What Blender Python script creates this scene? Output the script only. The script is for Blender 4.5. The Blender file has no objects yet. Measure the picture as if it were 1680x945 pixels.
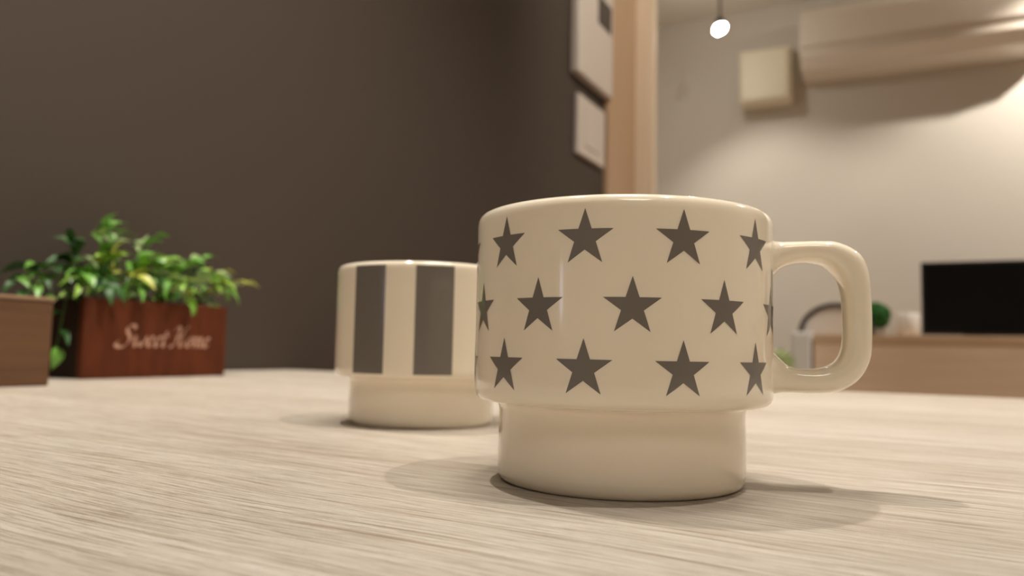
import bpy, bmesh, math, random
from mathutils import Vector, Matrix

C = bpy.context.scene
COL = C.collection
rnd = random.Random(7)
CM = 0.01

# ------------------------------------------------------------------ camera
PHI, PITCH, ROLL, CAM_H = math.radians(27.0), 0.0779, 0.0207, 0.03636
cam_d = bpy.data.cameras.new('camera')
cam = bpy.data.objects.new('camera', cam_d); COL.objects.link(cam); C.camera = cam
cam_d.sensor_width = 36.0
cam_d.lens = 1286.0 / 1680.0 * 36.0
cam_d.clip_start = 0.01; cam_d.clip_end = 50
cp, sp_, cr, sr = math.cos(PITCH), math.sin(PITCH), math.cos(ROLL), math.sin(ROLL)
yaw = Matrix.Rotation(PHI, 3, 'Z')
right = yaw @ Vector((cr, -sr*sp_, sr*cp))
up = yaw @ Vector((-sr, -cr*sp_, cr*cp))
fwd = yaw @ Vector((0, cp, sp_))
m = Matrix.Identity(4)
for r_ in range(3):
    m[r_][0], m[r_][1], m[r_][2] = right[r_], up[r_], -fwd[r_]
m.translation = (0, 0, CAM_H)
cam.matrix_world = m
cam_d.dof.use_dof = True
cam_d.dof.focus_distance = 0.184
cam_d.dof.aperture_fstop = 14.5

# ------------------------------------------------------------------ world, exposure, lamps
w = bpy.data.worlds.new('world'); C.world = w; w.use_nodes = True
bg = w.node_tree.nodes['Background']
bg.inputs[0].default_value = (1.0, 0.84, 0.66, 1); bg.inputs[1].default_value = 0.3
C.view_settings.view_transform = 'Standard'
C.view_settings.look = 'None'
C.view_settings.gamma = 1.0
C.view_settings.use_curve_mapping = False
C.view_settings.exposure = 1.58
try:
    C.cycles.use_denoising = True
    C.cycles.max_bounces = 12; C.cycles.diffuse_bounces = 6; C.cycles.glossy_bounces = 4
    C.cycles.sample_clamp_indirect = 4.0
    C.cycles.caustics_reflective = False; C.cycles.caustics_refractive = False
except Exception:
    pass
WARM = (1.0, 0.915, 0.80)

def spot(name, loc, target, watts, angle, blend, radius=0.02, color=WARM):
    l = bpy.data.lights.new(name, 'SPOT'); l.energy = watts; l.color = color
    l.spot_size = math.radians(angle); l.spot_blend = blend; l.shadow_soft_size = radius
    o = bpy.data.objects.new(name, l); COL.objects.link(o); o.location = loc
    o.rotation_euler = (Vector(target) - Vector(loc)).to_track_quat('-Z', 'Y').to_euler()
    return o

# ceiling spots: three over the table, an added fill for the door frame, the row by the far wall
spot('table_light', (0.42, 0.40, 1.68), (0.0, 0.40, 0.0), 19, 120, 0.8)
spot('table_light', (-0.10, 0.42, 1.68), (-0.15, 0.42, 0.0), 24, 120, 0.8, 0.2)
spot('table_light', (-0.61, 0.41, 1.68), (-0.35, 0.45, 0.0), 26, 120, 0.8)
spot('frame_fill', (0.30, 1.50, 1.68), (-0.80, 2.45, 0.85), 20, 70, 0.8, 0.02)  # unseen spot added to brighten the door frame
spot('wall_light', (-0.707, 3.30, 1.395), (-0.50, 3.60, 0.3), 5, 105, 0.6, 0.015)
spot('wall_light', (0.82, 3.36, 1.69), (0.45, 3.85, 0.35), 29, 92, 0.6, 0.02)
spot('wall_light', (0.56, 3.60, 1.70), (0.38, 3.68, 1.60), 4.5, 120, 0.8, 0.03)
spot('room_fill', (0.6, -0.9, 1.66), (0.5, -0.7, 0.0), 14, 140, 0.8, 0.35)  # unseen soft fill added for the mug fronts
spot('room_fill', (1.2, 2.0, 1.68), (1.2, 2.0, 0.0), 22, 140, 0.8, 0.04)  # unseen fill added for the far end of the room

# ------------------------------------------------------------------ helpers
def lin(r, g, b):
    f = lambda c: (c/255/12.92) if c/255 <= 0.04045 else ((c/255+0.055)/1.055)**2.4
    return (f(r), f(g), f(b), 1)

def mat(name, col, rough=0.5, spec=0.5, coat=0.0, noise=None, bump=None, emit=None, sss=0.0):
    """noise = (scale xyz, darker colour, strength); bump = (scale xyz, strength, distance)"""
    mt = bpy.data.materials.new(name); mt.use_nodes = True
    nt = mt.node_tree; b = nt.nodes['Principled BSDF']
    b.inputs['Base Color'].default_value = col
    b.inputs['Roughness'].default_value = rough
    b.inputs['Specular IOR Level'].default_value = spec
    b.inputs['Coat Weight'].default_value = coat
    b.inputs['Coat Roughness'].default_value = 0.05
    if sss:
        b.inputs['Subsurface Weight'].default_value = sss
        b.inputs['Subsurface Radius'].default_value = (1, 0.7, 0.4)
        b.inputs['Subsurface Scale'].default_value = 0.004
    tc = nt.nodes.new('ShaderNodeTexCoord')
    def nz(scale, detail=4, sc=1.0):
        mp = nt.nodes.new('ShaderNodeMapping'); mp.inputs['Scale'].default_value = scale
        nt.links.new(tc.outputs['Object'], mp.inputs[0])
        n = nt.nodes.new('ShaderNodeTexNoise'); n.inputs['Scale'].default_value = sc
        n.inputs['Detail'].default_value = detail
        nt.links.new(mp.outputs[0], n.inputs[0]); return n
    if noise:
        n = nz(noise[0]); rp = nt.nodes.new('ShaderNodeValToRGB')
        rp.color_ramp.elements[0].position = 0.3; rp.color_ramp.elements[1].position = 0.7
        rp.color_ramp.elements[0].color = noise[1]; rp.color_ramp.elements[1].color = col
        nt.links.new(n.outputs[0], rp.inputs[0]); nt.links.new(rp.outputs[0], b.inputs['Base Color'])
    if bump:
        n = nz(bump[0]); bp = nt.nodes.new('ShaderNodeBump')
        bp.inputs['Strength'].default_value = bump[1]; bp.inputs['Distance'].default_value = bump[2]
        nt.links.new(n.outputs[0], bp.inputs['Height']); nt.links.new(bp.outputs[0], b.inputs['Normal'])
    if emit:
        b.inputs['Emission Color'].default_value = emit[0]; b.inputs['Emission Strength'].default_value = emit[1]
    return mt

def tag(o, label=None, cat=None, group=None, kind=None):
    if label: o['label'] = label
    if cat: o['category'] = cat
    if group: o['group'] = group
    if kind: o['kind'] = kind
    return o

def thing(name, loc, label, cat, rz=0.0, group=None):
    o = bpy.data.objects.new(name, None); COL.objects.link(o)
    o.empty_display_size = 0.02
    o.location = loc; o.rotation_euler = (0, 0, rz)
    return tag(o, label, cat, group)

def obj(name, bm, material, parent=None, smooth=False, loc=None):
    me = bpy.data.meshes.new(name)
    bmesh.ops.recalc_face_normals(bm, faces=bm.faces)
    bm.to_mesh(me); bm.free()
    me.materials.append(material)
    if smooth:
        for p in me.polygons: p.use_smooth = True
    o = bpy.data.objects.new(name, me); COL.objects.link(o)
    if parent: o.parent = parent
    if loc: o.location = loc
    return o

def add_box(bm, lo, hi, bevel=0.0, seg=2):
    ret = bmesh.ops.create_cube(bm, size=1.0)
    vs = ret['verts']
    for v in vs:
        v.co = Vector([lo[i] + (v.co[i] + 0.5)*(hi[i]-lo[i]) for i in range(3)])
    if bevel:
        es = list({e for v in vs for e in v.link_edges})
        bmesh.ops.bevel(bm, geom=es, offset=bevel, segments=seg, affect='EDGES', profile=0.5)

def box(name, lo, hi, material, parent=None, bevel=0.0, seg=2):
    bm = bmesh.new(); add_box(bm, lo, hi, bevel, seg); return obj(name, bm, material, parent)

def add_lathe(bm, prof, n=48, center=(0, 0, 0)):
    rings = []
    for r, z in prof:
        if r < 1e-6: rings.append([bm.verts.new((center[0], center[1], center[2]+z))])
        else: rings.append([bm.verts.new((center[0]+r*math.cos(2*math.pi*k/n), center[1]+r*math.sin(2*math.pi*k/n), center[2]+z)) for k in range(n)])
    for a, b in zip(rings, rings[1:]):
        for k in range(n):
            j = (k+1) % n
            if len(a) == 1 and len(b) == 1: continue
            if len(a) == 1: bm.faces.new((a[0], b[k], b[j]))
            elif len(b) == 1: bm.faces.new((a[k], a[j], b[0]))
            else: bm.faces.new((a[k], a[j], b[j], b[k]))

def catmull(pts, n):
    P = [Vector(p) for p in pts]; P = [2*P[0]-P[1]] + P + [2*P[-1]-P[-2]]
    out = []
    for i in range(1, len(P)-2):
        for k in range(n):
            t = k/n
            out.append(0.5*((2*P[i]) + (P[i+1]-P[i-1])*t + (2*P[i-1]-5*P[i]+4*P[i+1]-P[i+2])*t*t + (3*P[i]-P[i-1]-3*P[i+1]+P[i+2])*t**3))
    out.append(P[-2]); return out

def add_tube(bm, pts, r, n=8, taper=1.0):
    pts = [Vector(p) for p in pts]; rings = []
    for i, p in enumerate(pts):
        t = (pts[min(i+1, len(pts)-1)] - pts[max(i-1, 0)]).normalized()
        a = t.cross(Vector((0, 0, 1)) if abs(t.z) < 0.9 else Vector((1, 0, 0))).normalized(); b = t.cross(a)
        rr = r*(1 + (taper-1)*i/(len(pts)-1))
        rings.append([bm.verts.new(p + a*rr*math.cos(2*math.pi*k/n) + b*rr*math.sin(2*math.pi*k/n)) for k in range(n)])
    for A, B in zip(rings, rings[1:]):
        for k in range(n): bm.faces.new((A[k], A[(k+1) % n], B[(k+1) % n], B[k]))
    bm.faces.new(rings[0]); bm.faces.new(rings[-1])

# ------------------------------------------------------------------ materials
def wood_table():
    mt = bpy.data.materials.new('pale_oak'); mt.use_nodes = True
    nt = mt.node_tree; N = nt.nodes.new; L = nt.links.new; b = nt.nodes['Principled BSDF']
    tc = N('ShaderNodeTexCoord')
    rot = N('ShaderNodeMapping'); rot.inputs['Rotation'].default_value = (0, 0, math.radians(5))
    L(tc.outputs['Object'], rot.inputs[0])
    wob = N('ShaderNodeTexNoise'); wob.inputs['Scale'].default_value = 5.0; wob.inputs['Detail'].default_value = 1
    L(rot.outputs[0], wob.inputs[0])
    wsc = N('ShaderNodeVectorMath'); wsc.operation = 'SCALE'; wsc.inputs[3].default_value = 0.022
    L(wob.outputs['Color'], wsc.inputs[0])
    grain = N('ShaderNodeVectorMath'); grain.operation = 'ADD'
    L(rot.outputs[0], grain.inputs[0]); L(wsc.outputs[0], grain.inputs[1])
    def noise(scale, detail=5, rough=0.6, dist=0.0):
        mp = N('ShaderNodeMapping'); mp.inputs['Scale'].default_value = scale
        L(grain.outputs[0], mp.inputs[0])
        n = N('ShaderNodeTexNoise'); n.inputs['Scale'].default_value = 1; n.inputs['Detail'].default_value = detail
        n.inputs['Roughness'].default_value = rough; n.inputs['Distortion'].default_value = dist
        L(mp.outputs[0], n.inputs[0]); return n
    def ramp(n, p0, p1, c0, c1):
        r = N('ShaderNodeValToRGB'); e = r.color_ramp.elements
        e[0].position, e[1].position, e[0].color, e[1].color = p0, p1, c0, c1
        L(n.outputs[0], r.inputs[0]); return r
    def mix(a, bb, mode, fac):
        x = N('ShaderNodeMix'); x.data_type = 'RGBA'; x.blend_type = mode; x.inputs[0].default_value = fac
        L(a.outputs[0] if a.bl_idname != 'ShaderNodeMix' else a.outputs[2], x.inputs[6]); L(bb.outputs[0], x.inputs[7]); return x
    broad = ramp(noise((2.5, 16, 1), 4, 0.55, 0.6), 0.35, 0.68, (0.61, 0.555, 0.48, 1), (0.73, 0.685, 0.62, 1))
    streak = ramp(noise((7, 210, 1), 6, 0.7, 0.4), 0.36, 0.60, (0.84, 0.80, 0.76, 1), (1.04, 1.04, 1.04, 1))
    pore = ramp(noise((45, 1500, 1), 4, 0.75, 0.3), 0.36, 0.54, (0.54, 0.48, 0.42, 1), (1.10, 1.10, 1.10, 1))
    m1 = mix(broad, streak, 'MULTIPLY', 0.8); m2 = mix(m1, pore, 'MULTIPLY', 0.85)
    vein = ramp(noise((9, 520, 1), 3, 0.6, 0.2), 0.32, 0.42, (0.60, 0.51, 0.43, 1), (1, 1, 1, 1))
    m3 = mix(m2, vein, 'MULTIPLY', 0.85)
    L(m3.outputs[2], b.inputs['Base Color'])
    hb = noise((110, 1300, 1), 6, 0.85)
    bp = N('ShaderNodeBump'); bp.inputs['Strength'].default_value = 1.0; bp.inputs['Distance'].default_value = 0.0007
    L(hb.outputs[0], bp.inputs['Height']); L(bp.outputs[0], b.inputs['Normal'])
    b.inputs['Roughness'].default_value = 0.30; b.inputs['Specular IOR Level'].default_value = 0.5
    return mt

M = {}
M['table'] = wood_table()
M['cream'] = mat('cream_glaze', (0.79, 0.73, 0.61, 1), 0.10, 0.5, 0.3, sss=0.15)
M['print'] = mat('grey_print', (0.150, 0.134, 0.120, 1), 0.16, 0.5, 0.2)
M['dark_wall'] = mat('dark_brown_wallpaper', (0.060, 0.046, 0.036, 1), 0.6, 0.3, noise=((1.5, 1.5, 1.5), (0.056, 0.042, 0.033, 1)), bump=((400, 400, 400), 0.1, 0.001))
M['white_wall'] = mat('off_white_wallpaper', (0.62, 0.585, 0.53, 1), 0.7, 0.3, bump=((12, 12, 90), 0.25, 0.004))
M['ceiling'] = mat('ceiling_paper', (0.74, 0.70, 0.64, 1), 0.8, 0.2)
M['floor'] = mat('floor_boards', (0.42, 0.29, 0.18, 1), 0.45, 0.4, noise=((3, 60, 1), (0.32, 0.21, 0.13, 1)))
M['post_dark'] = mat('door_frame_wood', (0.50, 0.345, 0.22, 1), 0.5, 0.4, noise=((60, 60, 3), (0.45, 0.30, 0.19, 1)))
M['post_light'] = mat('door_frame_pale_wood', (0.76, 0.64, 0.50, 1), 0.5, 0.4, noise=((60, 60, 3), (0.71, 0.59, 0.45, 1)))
M['plastic'] = mat('white_plastic', (0.60, 0.54, 0.49, 1), 0.4, 0.4)
M['ac_plastic'] = mat('air_conditioner_plastic', (0.74, 0.68, 0.61, 1), 0.22, 0.5, 0.2)
M['cream_box'] = mat('cream_plastic', (0.74, 0.68, 0.54, 1), 0.45, 0.4)
M['black'] = mat('black_plastic', (0.012, 0.011, 0.010, 1), 0.35, 0.4)
M['screen'] = mat('black_screen', (0.004, 0.004, 0.005, 1), 0.25, 0.15)
M['grey_screen'] = mat('grey_display', (0.05, 0.042, 0.038, 1), 0.2, 0.5)
M['sideboard'] = mat('brown_oak', (0.82, 0.65, 0.50, 1), 0.5, 0.4, noise=((3, 3, 40), (0.73, 0.57, 0.43, 1)))
M['sideboard_top'] = mat('pale_brown_oak', (0.62, 0.45, 0.30, 1), 0.45, 0.4, noise=((3, 40, 40), (0.54, 0.38, 0.25, 1)))
M['box_wood'] = mat('walnut_print', (0.150, 0.076, 0.036, 1), 0.5, 0.35, noise=((60, 5, 110), (0.098, 0.048, 0.022, 1)), bump=((60, 5, 200), 0.15, 0.0005))
M['box_top_lit'] = mat('walnut_lit_top', (0.30, 0.19, 0.115, 1), 0.4, 0.4, noise=((110, 5, 60), (0.24, 0.15, 0.09, 1)))  # walnut paled: light from above put into the top rim's colour
M['red_wood'] = mat('red_stained_wood', (0.118, 0.030, 0.010, 1), 0.6, 0.15, noise=((30, 90, 22), (0.078, 0.019, 0.007, 1)), bump=((200, 200, 20), 0.15, 0.0006))
M['side_shade'] = mat('red_wood_side_shade', (0.030, 0.014, 0.008, 1), 0.6, 0.2, noise=((30, 90, 22), (0.018, 0.009, 0.005, 1)))  # red wood darkened: shade painted into the planter's sides
M['soil'] = mat('dark_moss', (0.02, 0.022, 0.01, 1), 0.9, 0.1, noise=((200, 200, 200), (0.008, 0.01, 0.004, 1)), bump=((200, 200, 200), 0.8, 0.004))
M['letter'] = mat('pale_pink_paint', (0.52, 0.30, 0.215, 1), 0.5, 0.3)
M['stem'] = mat('plant_stem', (0.06, 0.11, 0.02, 1), 0.5, 0.3)
LEAF = [mat('leaf_green', (0.13, 0.32, 0.045, 1), 0.38, 0.5),
        mat('leaf_bright', (0.27, 0.47, 0.07, 1), 0.38, 0.5),
        mat('leaf_yellow', (0.42, 0.46, 0.08, 1), 0.38, 0.5),
        mat('leaf_dark', (0.028, 0.095, 0.018, 1), 0.45, 0.4),
        mat('leaf_grey_green', (0.30, 0.42, 0.18, 1), 0.35, 0.5)]
M['topiary'] = mat('topiary_green', (0.025, 0.13, 0.02, 1), 0.6, 0.2, noise=((90, 90, 90), (0.01, 0.06, 0.01, 1)))
M['pale_leaf'] = mat('pale_leaf', (0.42, 0.56, 0.16, 1), 0.5, 0.3)
M['pot_grey'] = mat('grey_pot', (0.42, 0.38, 0.34, 1), 0.5, 0.3)
M['white'] = mat('white_ceramic', (0.80, 0.76, 0.72, 1), 0.3, 0.4)
M['white_cool'] = mat('white_lacquer', (0.70, 0.69, 0.68, 1), 0.4, 0.4)
M['iron'] = mat('dark_metal', (0.045, 0.038, 0.034, 1), 0.45, 0.4)
M['bulb'] = mat('lit_bulb', (1, 1, 1, 1), 0.3, emit=((1.0, 0.93, 0.82, 1), 40))
M['glow_panel'] = mat('cool_glow_panel', (0.3, 0.3, 0.35, 1), 0.3, emit=((0.75, 0.78, 1.0, 1), 1.2))  # cool glow for the unseen panel mirrored in the mugs
M['alu'] = mat('panel_aluminium', (0.4, 0.38, 0.36, 1), 0.4)

# ------------------------------------------------------------------ the setting (metres; table top is z = 0)
ZF, ZC = -0.70, 1.72
def struct(name, lo, hi, material, bevel=0.0):
    return tag(box(name, lo, hi, material, None, bevel), kind='structure')
struct('floor', (-1.75, -1.65, ZF-0.05), (2.4, 4.0, ZF), M['floor'])
struct('ceiling', (-1.75, -1.65, ZC), (2.4, 4.0, ZC+0.05), M['ceiling'])
struct('wall_left', (-0.94, -1.5, ZF), (-0.82, 2.20, ZC), M['dark_wall'])
struct('wall_back', (-1.75, 3.85, ZF), (2.4, 4.0, ZC), M['white_wall'])
struct('wall_hall', (-1.75, 2.2, ZF), (-1.65, 3.85, ZC), M['white_wall'])
struct('wall_right', (2.3, -1.5, ZF), (2.4, 3.85, ZC), M['white_wall'])
wf = struct('wall_front', (-0.95, -1.65, ZF), (2.4, -1.5, ZC), M['white_wall'])
struct('trim_1', (-0.95, 2.20, ZF), (-0.805, 2.46, ZC), M['post_dark'], 0.002)
struct('trim_2', (-0.95, 2.46, ZF), (-0.745, 2.50, ZC), M['post_light'], 0.002)
glow_o = bpy.data.objects.new('glow_panel_1', None); COL.objects.link(glow_o); glow_o.location = (-0.82, -1.36, 0.165)  # small glowing panel added out of view, sized for the mug's cool streak
tag(glow_o, kind='structure')
box('glow_face', (0.004, -0.10, -0.055), (0.010, 0.10, 0.075), M['glow_panel'], glow_o)
for lo, hi in (((0, -0.12, -0.075), (0.02, -0.10, 0.095)), ((0, 0.10, -0.075), (0.02, 0.12, 0.095)),
               ((0, -0.10, -0.075), (0.02, 0.10, -0.055)), ((0, -0.10, 0.075), (0.02, 0.10, 0.095))):
    box('glow_panel_frame', lo, hi, M['alu'], glow_o)

# ------------------------------------------------------------------ dining table
t = thing('dining_table', (0, 0.34, ZF), 'pale oak dining table with a finely grained top, carrying the two mugs', 'table')
box('tabletop', (-0.815, -0.56, 0.70-0.035), (0.90, 0.54, 0.70), M['table'], t, 0.0025, 2)
for x in (-0.76, 0.84):
    for y in (-0.5, 0.48):
        box('leg', (x-0.03, y-0.03, 0), (x+0.03, y+0.03, 0.665), M['table'], t, 0.003)

# ------------------------------------------------------------------ mugs
R_BODY = 4.2
PROF = [(0, .18), (2.9, .18), (3.08, .12), (3.14, .02), (3.2, 0), (3.3, 0.0), (3.38, .03), (3.44, .10), (3.475, .22), (3.485, .4), (3.485, .9), (3.48, 1.4), (3.47, 1.8),
        (3.475, 1.98), (3.5, 2.09), (3.56, 2.16), (3.66, 2.19), (3.85, 2.205), (3.97, 2.22), (4.07, 2.26), (4.14, 2.33), (4.185, 2.43), (4.2, 2.56), (4.2, 2.8),
        (4.2, 4), (4.2, 5.5), (4.2, 6.9), (4.2, 7.12), (4.19, 7.24), (4.155, 7.34), (4.10, 7.41), (4.03, 7.445), (3.96, 7.445), (3.90, 7.40), (3.87, 7.32), (3.86, 7.2), (3.86, 5), (3.86, 2.9), (3.82, 2.7),
        (3.7, 2.58), (3.4, 2.5), (3.22, 2.42), (3.15, 2.2), (3.13, 1.2), (3.1, .8), (2.9, .58), (2.4, .5), (0, .48)]
OUT = [(3.98, 6.90), (4.35, 6.80), (4.9, 6.80), (5.45, 6.81), (5.95, 6.77), (6.50, 6.45), (6.73, 5.88), (6.79, 5.0), (6.79, 4.2), (6.73, 3.55), (6.43, 3.0), (5.93, 2.68), (5.3, 2.60), (4.7, 2.60), (4.35, 2.58), (3.98, 2.45)]
INN = [(3.98, 5.50), (4.40, 6.02), (4.9, 6.21), (5.45, 6.20), (5.76, 6.03), (5.98, 5.72), (6.08, 5.35), (6.12, 4.9), (6.12, 4.2), (6.05, 3.76), (5.88, 3.48), (5.55, 3.31), (5.1, 3.26), (4.65, 3.32), (4.4, 3.52), (3.98, 3.95)]

def mug_body():
    bm = bmesh.new(); add_lathe(bm, [(r*CM, z*CM) for r, z in PROF], 144); return bm

def mug_handle(ang):
    bm = bmesh.new()
    o = catmull([(a, 0, b) for a, b in OUT], 4); i = catmull([(a, 0, b) for a, b in INN], 4)
    rings = []; n = 28; ca, sa = math.cos(ang), math.sin(ang)
    for k, (p, q) in enumerate(zip(o, i)):
        c = (p+q)/2; h = (p-q)/2
        u = k/(len(o)-1); flare = max(0, 1-min(u, 1-u)/0.10)
        wd = 0.60 + 0.22*flare**2
        ring = []
        for j in range(n):
            th = 2*math.pi*j/n; cx, sx = math.cos(th), math.sin(th)
            ex = 2/3.0
            a = math.copysign(abs(cx)**ex, cx); b = math.copysign(abs(sx)**ex, sx)
            v = c + h*a + Vector((0, wd*b, 0))
            ring.append(bm.verts.new((CM*(v.x*ca - v.y*sa), CM*(v.x*sa + v.y*ca), CM*v.z)))
        rings.append(ring)
    for A, B in zip(rings, rings[1:]):
        for j in range(n): bm.faces.new((A[j], A[(j+1) % n], B[(j+1) % n], B[j]))
    bm.faces.new(rings[0]); bm.faces.new(rings[-1])
    return bm

def star_patch(rad, zc):
    """five-pointed star printed round the body wall, facing angle 0"""
    bm = bmesh.new()
    P = [((rad if k % 2 == 0 else rad*0.385)*Vector((-math.sin(math.pi*k/5), math.cos(math.pi*k/5)))) for k in range(10)]
    c = Vector((0, 0)); n = 3
    for k in range(10):
        a, b = P[k], P[(k+1) % 10]
        g = {}
        for i in range(n+1):
            for j in range(n+1-i):
                q = c + (a-c)*(i/n) + (b-c)*(j/n)
                th = q.x/R_BODY; r = R_BODY + 0.006
                g[i, j] = bm.verts.new((CM*r*math.cos(th), CM*r*math.sin(th), CM*(zc+q.y)))
        for i in range(n):
            for j in range(n-i):
                bm.faces.new((g[i, j], g[i+1, j], g[i, j+1]))
                if i+j < n-1: bm.faces.new((g[i+1, j], g[i+1, j+1], g[i, j+1]))
    bmesh.ops.remove_doubles(bm, verts=bm.verts, dist=1e-6)
    return bm

def wrap_stripe(a0, a1, z0, z1):
    bm = bmesh.new(); n = 12; rows = []
    for k in range(n+1):
        th = a0 + (a1-a0)*k/n; r = R_BODY + 0.006
        rows.append([bm.verts.new((CM*r*math.cos(th), CM*r*math.sin(th), CM*z)) for z in (z0, z1)])
    for A, B in zip(rows, rows[1:]): bm.faces.new((A[0], B[0], B[1], A[1]))
    return bm

rad = math.radians
star_mug = thing('mug', (-0.0750, 0.2172, 0), 'cream stacking mug printed with grey stars, loop handle on its side', 'mug')
face = math.atan2(-0.2172, 0.0750)          # from the mug towards the near edge of the table
obj('body', mug_body(), M['cream'], star_mug, True)
obj('handle', mug_handle(face + rad(88)), M['cream'], star_mug, True)
for zc, off in ((6.355, -12.1), (4.70, 3.7), (3.20, -12.1)):
    first = None
    for k in range(11):
        a = (off + k*360/11) % 360
        if 75 < a < 105: continue
        if first is None:
            first = obj('star', star_patch(0.735, zc), M['print'], star_mug, True); s = first
        else:
            s = first.copy(); COL.objects.link(s); s.parent = star_mug
        s.rotation_euler = (0, 0, face + rad(a))

stripe_mug = thing('mug', (-0.2135, 0.3243, 0), 'cream stacking mug with wide grey vertical stripes, standing behind the star mug', 'mug')
face2 = math.atan2(-0.3243, 0.2135)
obj('body', mug_body(), M['cream'], stripe_mug, True)
obj('handle', mug_handle(face2 + rad(124)), M['cream'], stripe_mug, True)
first = None
for k in range(8):
    a = (-36.15 + k*42.4) % 360
    if 108 < a < 140: continue
    if first is None:
        first = obj('stripe', wrap_stripe(rad(-11.75), rad(11.75), 2.43, 7.26), M['print'], stripe_mug, True); s = first
    else:
        s = first.copy(); COL.objects.link(s); s.parent = stripe_mug
    s.rotation_euler = (0, 0, face2 + rad(a))

# ------------------------------------------------------------------ brown box at the left
b = thing('wooden_box', (-0.607, 0.39, 0), 'plain brown wood-grain box with its top rim paled as lit from above, left of the planter', 'box')
box('body', (-0.13, -0.24, 0), (0, 0, 0.0665), M['box_wood'], b, 0.0015)
box('lid', (-0.131, -0.241, 0.0665), (0.001, 0.001, 0.0695), M['box_top_lit'], b, 0.001)

# ------------------------------------------------------------------ planter with lettering
PL = thing('planter', (-0.690, 0.473, 0), 'red-brown wooden planter of leafy greenery with script lettering, against the dark wall', 'planter')
LN, DP, HT = 0.172, 0.095, 0.077
box('front_panel', (-0.008, 0, 0), (0, LN, HT), M['red_wood'], PL, 0.001)
box('back_panel', (-DP, 0, 0), (-DP+0.008, LN, HT), M['red_wood'], PL, 0.001)
box('side_panel', (-DP+0.008, 0.001, 0), (-0.008, 0.009, HT-0.001), M['side_shade'], PL, 0.001)
box('side_panel', (-DP+0.008, LN-0.009, 0), (-0.008, LN-0.001, HT-0.001), M['side_shade'], PL, 0.001)
box('base_panel', (-DP+0.008, 0.009, 0.002), (-0.008, LN-0.009, 0.008), M['red_wood'], PL)
bm = bmesh.new()
add_box(bm, (-DP+0.0085, 0.0095, 0.008), (-0.0085, LN-0.0095, 0.068))
obj('soil', bm, M['soil'], PL)

# script letters drawn as broad-nib strokes: (x, y) in units of x-height
GL = {
 'S': ([[(1.55, 1.75), (1.35, 2.05), (0.95, 2.1), (0.7, 1.8), (0.8, 1.4), (1.1, 1.05), (1.2, 0.6), (0.95, 0.1), (0.45, -0.1), (0.0, 0.0), (-0.15, 0.3), (0.1, 0.45)]], 1.55),
 'w': ([[(0, 0.8), (0.2, 1.0), (0.25, 0.5), (0.35, 0.05), (0.6, 0.1), (0.8, 0.5), (0.85, 0.95), (0.85, 0.4), (1.0, 0.05), (1.25, 0.15), (1.4, 0.6), (1.4, 1.0)]], 1.6),
 'e': ([[(0.05, 0.4), (0.4, 0.55), (0.6, 0.85), (0.4, 1.0), (0.15, 0.75), (0.12, 0.3), (0.35, 0.0), (0.75, 0.25)]], 0.82),
 't': ([[(0.35, 1.6), (0.25, 0.9), (0.2, 0.3), (0.35, 0.0), (0.65, 0.25)], [(-0.05, 1.08), (0.65, 1.12)]], 0.75),
 ' ': ([], 0.6),
 'H': ([[(-0.1, 1.7), (0.15, 2.05), (0.5, 1.95), (0.45, 1.2), (0.25, 0.4), (0.0, 0.0), (-0.3, 0.1)], [(1.5, 2.15), (1.15, 1.9), (0.95, 1.1), (0.85, 0.3), (1.05, 0.0), (1.3, 0.2)], [(0.1, 1.0), (0.6, 1.15), (1.1, 1.1)]], 1.55),
 'o': ([[(0.45, 1.0), (0.12, 0.8), (0.08, 0.3), (0.35, 0.0), (0.65, 0.25), (0.68, 0.75), (0.45, 1.0), (0.9, 0.9)]], 0.9),
 'm': ([[(0.0, 0.9), (0.18, 1.0), (0.15, 0.5), (0.1, 0.0)], [(0.12, 0.5), (0.4, 0.98), (0.55, 0.8), (0.5, 0.0)], [(0.52, 0.5), (0.8, 0.98), (0.98, 0.8), (0.92, 0.2), (1.05, 0.0), (1.25, 0.2)]], 1.3),
}
XH = 0.0100
pen = 0.0
letters = []
for ch in 'Sweet Home':
    strokes, adv = GL[ch]
    if strokes: letters.append((pen, strokes))
    pen += adv
sc = 0.113/(pen*XH)
for x0, strokes in letters:
    bm = bmesh.new()
    for st in strokes:
        pts = catmull([(x, y, 0) for x, y in st], 5); nib = Vector((0.115, 0.115, 0))
        lv = []
        for p in pts:
            pr = []
            for sgn in (-1, 1):
                q = p + nib*sgn
                px = (x0+q.x + 0.22*q.y)*XH*sc; pz = q.y*XH
                pr.append((px, pz))
            lv.append(pr)
        rows = [[bm.verts.new((0.0004, y, z)) for y, z in pr] + [bm.verts.new((-0.0005, y, z)) for y, z in pr] for pr in lv]
        for A, B in zip(rows, rows[1:]):
            bm.faces.new((A[0], A[1], B[1], B[0])); bm.faces.new((A[0], B[0], B[2], A[2])); bm.faces.new((A[1], A[3], B[3], B[1]))
    obj('letter', bm, M['letter'], PL, False, (0, 0.035, 0.0315))

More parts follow.
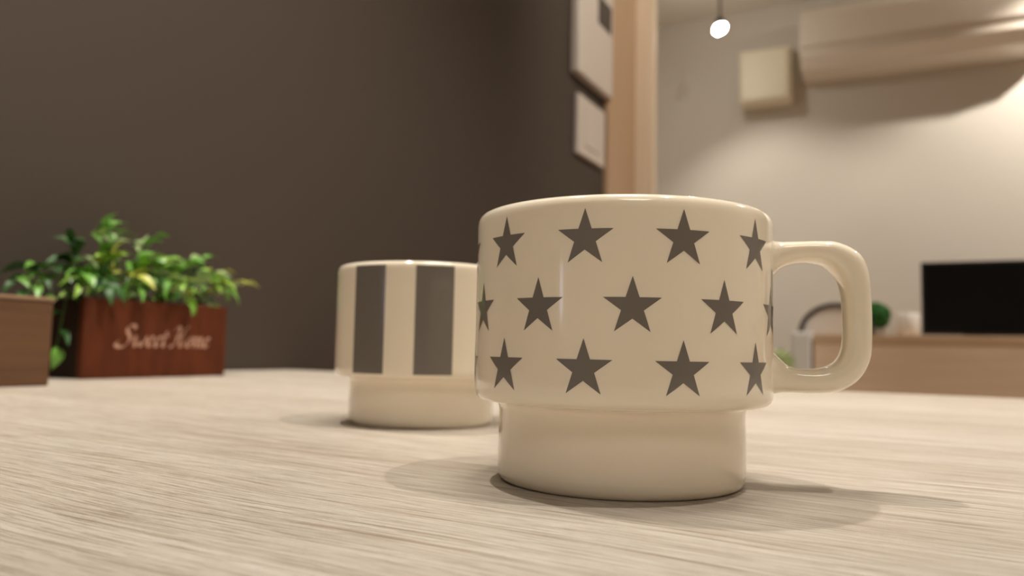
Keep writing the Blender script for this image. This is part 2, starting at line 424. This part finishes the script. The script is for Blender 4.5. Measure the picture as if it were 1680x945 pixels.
# leaves: each blade a folded, bending lance shape along +x
def leaf_mesh(kind):
    bm = bmesh.new(); n = 6; rows = []
    for k in range(n+1):
        t_ = k/n
        wdt = (0.19 if kind == 0 else 0.30)*math.sin(math.pi*min(1, t_**0.75*0.98+0.02))**0.9
        if k == n: wdt = 0.0
        x = t_; z = 0.10*math.sin(math.pi*t_)*1.2 - 0.28*t_*t_
        if wdt < 0.01: rows.append([bm.verts.new((x, 0, z))])
        else: rows.append([bm.verts.new((x, -wdt, z+0.35*wdt)), bm.verts.new((x, 0, z)), bm.verts.new((x, wdt, z+0.35*wdt))])
    for A, B in zip(rows, rows[1:]):
        if len(A) == 3 and len(B) == 3:
            bm.faces.new((A[0], A[1], B[1], B[0])); bm.faces.new((A[1], A[2], B[2], B[1]))
        elif len(A) == 3:
            bm.faces.new((A[0], A[1], B[0])); bm.faces.new((A[1], A[2], B[0]))
        elif len(B) == 3:
            bm.faces.new((A[0], B[1], B[0])); bm.faces.new((A[0], B[2], B[1]))
    return bm

LM = {}
for kind in (0, 1):
    for ci, lm in enumerate(LEAF):
        tmp = obj('leaf', leaf_mesh(kind), lm, PL, True)
        LM[kind, ci] = tmp.data; COL.objects.unlink(tmp); bpy.data.objects.remove(tmp)

def put_leaf(pos, direction, size, kind, ci, roll):
    o = bpy.data.objects.new('leaf', LM[kind, ci]); COL.objects.link(o); o.parent = PL
    d = Vector(direction).normalized()
    q = d.to_track_quat('X', 'Z')
    mt_ = Matrix.Translation(pos) @ q.to_matrix().to_4x4() @ Matrix.Rotation(roll, 4, 'X') @ Matrix.Diagonal((size, size, size, 1))
    o.matrix_local = mt_

# stems: (base x, base y) -> (tip x, y, z) in the planter's own frame; colour weights
STEMS = [((-.055, .03), (-.045, -.022, .082), 'gd'), ((-.05, .03), (-.05, -.012, .104), 'bgd'), ((-.03, .02), (-.020, -.012, .03), 'dg'),
         ((-.06, .035), (-.055, .020, .132), 'ddd'), ((-.05, .045), (-.045, .048, .150), 'ggr'), ((-.055, .06), (-.06, .072, .146), 'gr'),
         ((-.045, .07), (-.05, .108, .146), 'rg'), ((-.03, .045), (-.018, .030, .112), 'yyb'), ((-.04, .08), (-.03, .088, .118), 'gbr'),
         ((-.03, .10), (-.022, .128, .118), 'gb'), ((-.02, .105), (.008, .108, .078), 'byg'), ((-.05, .12), (-.045, .148, .122), 'gd'),
         ((-.06, .13), (-.06, .185, .134), 'gr'), ((-.045, .135), (-.04, .196, .118), 'ry'), ((-.03, .14), (-.025, .215, .106), 'yr'),
         ((-.02, .06), (.006, .050, .090), 'yg'), ((-.02, .09), (.008, .090, .092), 'gdr'), ((-.025, .13), (-.002, .160, .094), 'rbg'),
         ((-.07, .09), (-.07, .120, .120), 'dg'), ((-.02, .03), (.004, .018, .088), 'gdd'),
         ((-.05, .02), (-.045, .010, .112), 'dgd'), ((-.04, .05), (-.035, .052, .122), 'gyb'), ((-.05, .09), (-.05, .098, .118), 'dgr'),
         ((-.04, .11), (-.035, .112, .112), 'bgd'), ((-.05, .14), (-.045, .170, .116), 'gdb'), ((-.03, .15), (-.02, .186, .098), 'bgy'),
         ((-.03, .07), (-.012, .070, .104), 'gbd'), ((-.06, .05), (-.06, .060, .122), 'dgg'), ((-.055, .115), (-.055, .136, .126), 'gb'),
         ((-.02, .02), (-.004, -.004, .088), 'bg'), ((-.06, .01), (-.06, -.030, .09), 'gd')]
CI = {'g': 0, 'b': 1, 'y': 2, 'd': 3, 'r': 4}
for (bx, by), tip, cols in STEMS:
    base = Vector((bx, by, 0.066)); tp = Vector(tip)
    top = max(tp.z, 0.085) + 0.012
    mid = Vector((base.x*0.45+tp.x*0.55, base.y*0.45+tp.y*0.55, top if tp.z < 0.1 else base.z*0.35+tp.z*0.75))
    pts = catmull([base, mid, tp], 8)
    bm = bmesh.new(); add_tube(bm, pts, 0.0010, 5, 0.5); obj('stem', bm, M['stem'], PL, True)
    nl = 8
    for k in range(nl):
        f = 0.28 + 0.72*k/(nl-1); x = f*(len(pts)-1); i = min(int(x), len(pts)-2)
        pos = pts[i].lerp(pts[i+1], x-i); tg = (pts[i+1]-pts[i]).normalized()
        side = tg.cross(Vector((0, 0, 1)))
        side = side.normalized() if side.length > 0.1 else Vector((1, 0, 0))
        sgn = 1 if k % 2 else -1
        d = tg*0.75 + side*sgn*rnd.uniform(0.5, 1.1) + Vector((rnd.uniform(-.2, .5), rnd.uniform(-.35, .35), rnd.uniform(-.15, .45)))
        if k == nl-1: d = tg + Vector((rnd.uniform(0, .4), rnd.uniform(-.2, .2), rnd.uniform(0, .2)))
        size = rnd.uniform(0.016, 0.027)
        end = pos + d.normalized()*size
        if end.x < -0.120: d.x = abs(d.x)
        put_leaf(pos, d, size, rnd.randint(0, 1), CI[rnd.choice(cols)], rnd.uniform(-.6, .6))

# short leaves spilling along the front rim
for k in range(50):
    y = 0.002 + 0.168*(k+0.5)/50
    pos = Vector((rnd.uniform(-.045, -.010), y, rnd.uniform(.074, .098)))
    d = Vector((rnd.uniform(.1, 1), rnd.uniform(-.9, .9), rnd.uniform(-.15, .8)))
    put_leaf(pos, d, rnd.uniform(.015, .024), rnd.randint(0, 1), CI[rnd.choice('ggbbdry')], rnd.uniform(-.6, .6))

# ------------------------------------------------------------------ plates on the dark wall
p = thing('intercom_panel', (-0.82, 1.93, 0.795), 'white intercom panel with a small dark screen, upper of two on the wall', 'intercom')
box('housing', (0, 0, 0.0), (0.028, 0.27, 0.36), M['plastic'], p, 0.006, 3)
box('screen', (0.0275, 0.14, 0.19), (0.0295, 0.25, 0.275), M['grey_screen'], p, 0.0008)
box('speaker_strip', (0.0275, 0.025, 0.02), (0.0285, 0.075, 0.34), M['plastic'], p, 0.0004)
p = thing('switch_plate', (-0.82, 1.965, 0.578), 'plain off-white switch plate below the intercom panel', 'switch')
box('plate', (0, 0, 0), (0.015, 0.205, 0.17), M['plastic'], p, 0.004, 3)
box('rocker', (0.0145, 0.04, 0.03), (0.018, 0.165, 0.14), M['plastic'], p, 0.001)

# ------------------------------------------------------------------ pendant spot by the far wall
L_ = thing('pendant_lamp', (-0.707, 3.30, 1.40), 'small lit pendant bulb on a thin stem before the far wall', 'lamp')
bm = bmesh.new(); add_lathe(bm, [(0, .32), (.035, .32), (.035, .30), (.008, .295), (.006, .29), (0, .29)], 24); obj('ceiling_cap', bm, M['iron'], L_, True)
bm = bmesh.new(); add_tube(bm, [(0, 0, .29), (0, 0, .05)], .005, 8); obj('stem', bm, M['iron'], L_, True)
bm = bmesh.new(); add_lathe(bm, [(0, .075), (.014, .07), (.018, .05), (.018, .026), (0, .026)], 24); obj('socket', bm, M['iron'], L_, True)
bm = bmesh.new(); add_lathe(bm, [(0, .026), (.013, .024), (.021, .012), (.026, .0), (.024, -.010), (.014, -.018), (0, -.021)][::-1], 24); bulb_o = obj('bulb', bm, M['bulb'], L_, True, (0, 0, .024))
bulb_o.scale = (1.12, 1.0, 0.80); bulb_o.rotation_euler = (0, math.radians(-28), math.radians(-20))

# ------------------------------------------------------------------ air conditioner and cream box on the far wall
A = thing('air_conditioner', (-0.425, 3.85, 1.305), 'white wall-mounted air conditioner high on the far wall', 'air conditioner')
W = 0.94
def extrude_x(prof, x0, x1, bev=0.0):
    bm = bmesh.new()
    a = [bm.verts.new((x0, y, z)) for y, z in prof]; b_ = [bm.verts.new((x1, y, z)) for y, z in prof]
    n = len(prof)
    bm.faces.new(a); bm.faces.new(b_)
    for k in range(n): bm.faces.new((a[k], a[(k+1) % n], b_[(k+1) % n], b_[k]))
    if bev:
        es = [e for e in bm.edges if abs(e.verts[0].co.x-e.verts[1].co.x) < 1e-6]
        bmesh.ops.bevel(bm, geom=es, offset=bev, segments=3, affect='EDGES')
    return bm
obj('casing', extrude_x([(0, .0), (-.10, .0), (-.17, .022), (-.215, .062), (-.222, .10), (-.222, .235), (-.205, .275), (-.165, .30), (-.12, .31), (0, .31)], 0, W, 0.004), M['ac_plastic'], A)
obj('front_panel', extrude_x([(-.222, .105), (-.234, .102), (-.238, .11), (-.236, .235), (-.217, .278), (-.18, .302), (-.165, .30), (-.205, .27), (-.21, .105)], 0.004, W-0.004, 0.002), M['ac_plastic'], A)
obj('louver', extrude_x([(-.10, -.006), (-.172, .012), (-.222, .055), (-.225, .062), (-.21, .064), (-.165, .03), (-.10, .006)], 0.05, W-0.05, 0.002), M['ac_plastic'], A)
B = thing('wall_box', (-0.71, 3.85, 1.215), 'small cream box fixed to the wall beside the air conditioner', 'box')
box('casing', (0, -0.125, 0), (0.235, 0, 0.26), M['cream_box'], B, 0.012, 3)
box('front_cover', (0.012, -0.134, 0.012), (0.223, -0.122, 0.248), M['cream_box'], B, 0.005, 3)

# ------------------------------------------------------------------ sideboard and what stands on it
ZS = 0.119
S = thing('sideboard', (-0.345, 3.32, ZF), 'long brown wood sideboard under the television', 'sideboard')
HS = ZS-ZF; SW = 1.7; SD = 0.46
box('top_panel', (0, -0.004, HS-0.035), (SW, SD, HS), M['sideboard_top'], S, 0.002)
box('side_panel', (0, 0.019, 0), (0.03, SD, HS-0.036), M['sideboard'], S, 0.001)
box('side_panel', (SW-0.03, 0.019, 0), (SW, SD, HS-0.036), M['sideboard'], S, 0.001)
box('back_panel', (0.03, SD-0.015, 0.02), (SW-0.03, SD, HS-0.036), M['sideboard'], S)
box('front_panel', (0.001, 0.0, 0.06), (SW-0.001, 0.0185, HS-0.036), M['sideboard'], S, 0.001)
box('plinth', (0.03, 0.03, 0), (SW-0.03, 0.05, 0.058), M['sideboard'], S)

T = thing('television', (0.04, 3.52, ZS), 'black flat television standing on the brown sideboard', 'television')
TW, TH = 0.56, 0.297
box('bezel', (0, 0, 0.008), (TW, 0.03, TH), M['black'], T, 0.003)
box('screen', (0.01, -0.0015, 0.02), (TW-0.01, 0.002, TH-0.01), M['screen'], T, 0.0005)
box('stand', (0.14, -0.05, 0), (TW-0.14, 0.10, 0.008), M['black'], T, 0.002)

Tp = thing('topiary_ball', (-0.128, 3.57, ZS), 'dark green clipped ball plant in a grey pot on the sideboard', 'plant')
bm = bmesh.new(); add_lathe(bm, [(0, 0), (.026, 0), (.033, .035), (.030, .035), (.028, .03), (0, .03)], 24); obj('pot', bm, M['pot_grey'], Tp, True)
bm = bmesh.new(); add_tube(bm, [(0, 0, .028), (0, 0, .06)], .004, 8); obj('stem', bm, M['stem'], Tp, True)
bm = bmesh.new(); bmesh.ops.create_icosphere(bm, subdivisions=4, radius=0.056, matrix=Matrix.Translation((0, 0, .085)))
for v in bm.verts:
    d = (v.co-Vector((0, 0, .085))); v.co = Vector((0, 0, .085)) + d*(1+rnd.uniform(-.10, .10))
obj('foliage', bm, M['topiary'], Tp)

K = thing('white_cup', (-0.01, 3.40, ZS), 'small plain white cup between the ball plant and the television', 'cup')
bm = bmesh.new(); add_lathe(bm, [(0, 0), (.036, 0), (.041, .006), (.043, .085), (.041, .087), (.039, .084), (.037, .01), (0, .008)], 32); obj('body', bm, M['white'], K, True)
bm = bmesh.new(); add_tube(bm, catmull([(-.0405, 0, .068), (-.062, .0, .064), (-.064, .0, .035), (-.0395, 0, .020)], 6), .005, 8)
h = obj('handle', bm, M['white'], K, True); h.rotation_euler = (0, 0, rad(-75))

# half-round ornament with a dark arched rim
O = thing('arched_ornament', (-0.27, 3.44, ZS), 'white half-round ornament with a dark arched rim, on the sideboard', 'ornament')
def arch(r0, r1, y0, y1, n=28):
    bm = bmesh.new(); rows = []
    for k in range(n+1):
        a = math.pi*k/n
        rows.append([bm.verts.new((r*math.cos(a), y, r*math.sin(a)*0.92)) for r, y in ((r0, y0), (r1, y0), (r1, y1), (r0, y1))])
    for P_, Q_ in zip(rows, rows[1:]):
        for j in range(4): bm.faces.new((P_[j], P_[(j+1) % 4], Q_[(j+1) % 4], Q_[j]))
    bm.faces.new(rows[0]); bm.faces.new(rows[-1]); return bm
obj('rim', arch(.127, .144, -.035, .035), M['iron'], O, True)
bm = bmesh.new(); n = 28
f_ = [bm.verts.new((.1285*math.cos(math.pi*k/n), -.01, .1285*math.sin(math.pi*k/n)*0.92)) for k in range(n+1)]
g_ = [bm.verts.new((v.co.x, .02, v.co.z)) for v in f_]
bm.faces.new(f_); bm.faces.new(g_)
for k in range(n): bm.faces.new((f_[k], f_[k+1], g_[k+1], g_[k]))
bm.faces.new((f_[n], f_[0], g_[0], g_[n]))
obj('face', bm, M['white'], O)

# ------------------------------------------------------------------ left of the sideboard
F = thing('storage_tower', (-0.425, 3.30, ZF), 'narrow white storage tower standing left of the sideboard', 'cabinet')
box('body', (0, 0.012, 0), (0.072, 0.42, 0.83), M['white_cool'], F, 0.003)
for k in range(4):
    box('drawer', (0.005, 0, 0.02+k*0.2025), (0.067, 0.014, 0.215+k*0.2025), M['white_cool'], F, 0.002)
G = thing('potted_plant', (-0.435, 3.02, ZF+0.0), 'pale green bushy plant in a tall white planter by the storage tower', 'plant')
bm = bmesh.new(); add_lathe(bm, [(0, 0), (.07, 0), (.085, .63), (.078, .63), (.075, .61), (0, .61)], 32); obj('pot', bm, M['white'], G, True)
bm = bmesh.new()
for k in range(150):
    th = rnd.uniform(0, 2*math.pi); ph = rnd.uniform(0.1, 1.5); r = rnd.uniform(.02, .055)
    pos = Vector((r*math.cos(th)*math.sin(ph)*1.1, r*math.sin(th)*math.sin(ph)*1.1, .675 + 1.3*r*math.cos(ph)))
    d = Vector((math.cos(th), math.sin(th), rnd.uniform(-.2, .8))).normalized(); s_ = d.cross(Vector((0, 0, 1))).normalized()
    L1 = rnd.uniform(.02, .035)
    vs = [bm.verts.new(pos + q) for q in (Vector((0, 0, 0)), d*L1*.5 + s_*.008 + Vector((0, 0, .003)), d*L1, d*L1*.5 - s_*.008 + Vector((0, 0, .003)))]
    bm.faces.new((vs[0], vs[1], vs[2])); bm.faces.new((vs[0], vs[2], vs[3]))
tag(obj('foliage', bm, M['pale_leaf'], G), kind='stuff')
bm = bmesh.new(); add_tube(bm, [(0, 0, .60), (0, 0, .69)], .012, 8); obj('stem', bm, M['stem'], G, True)
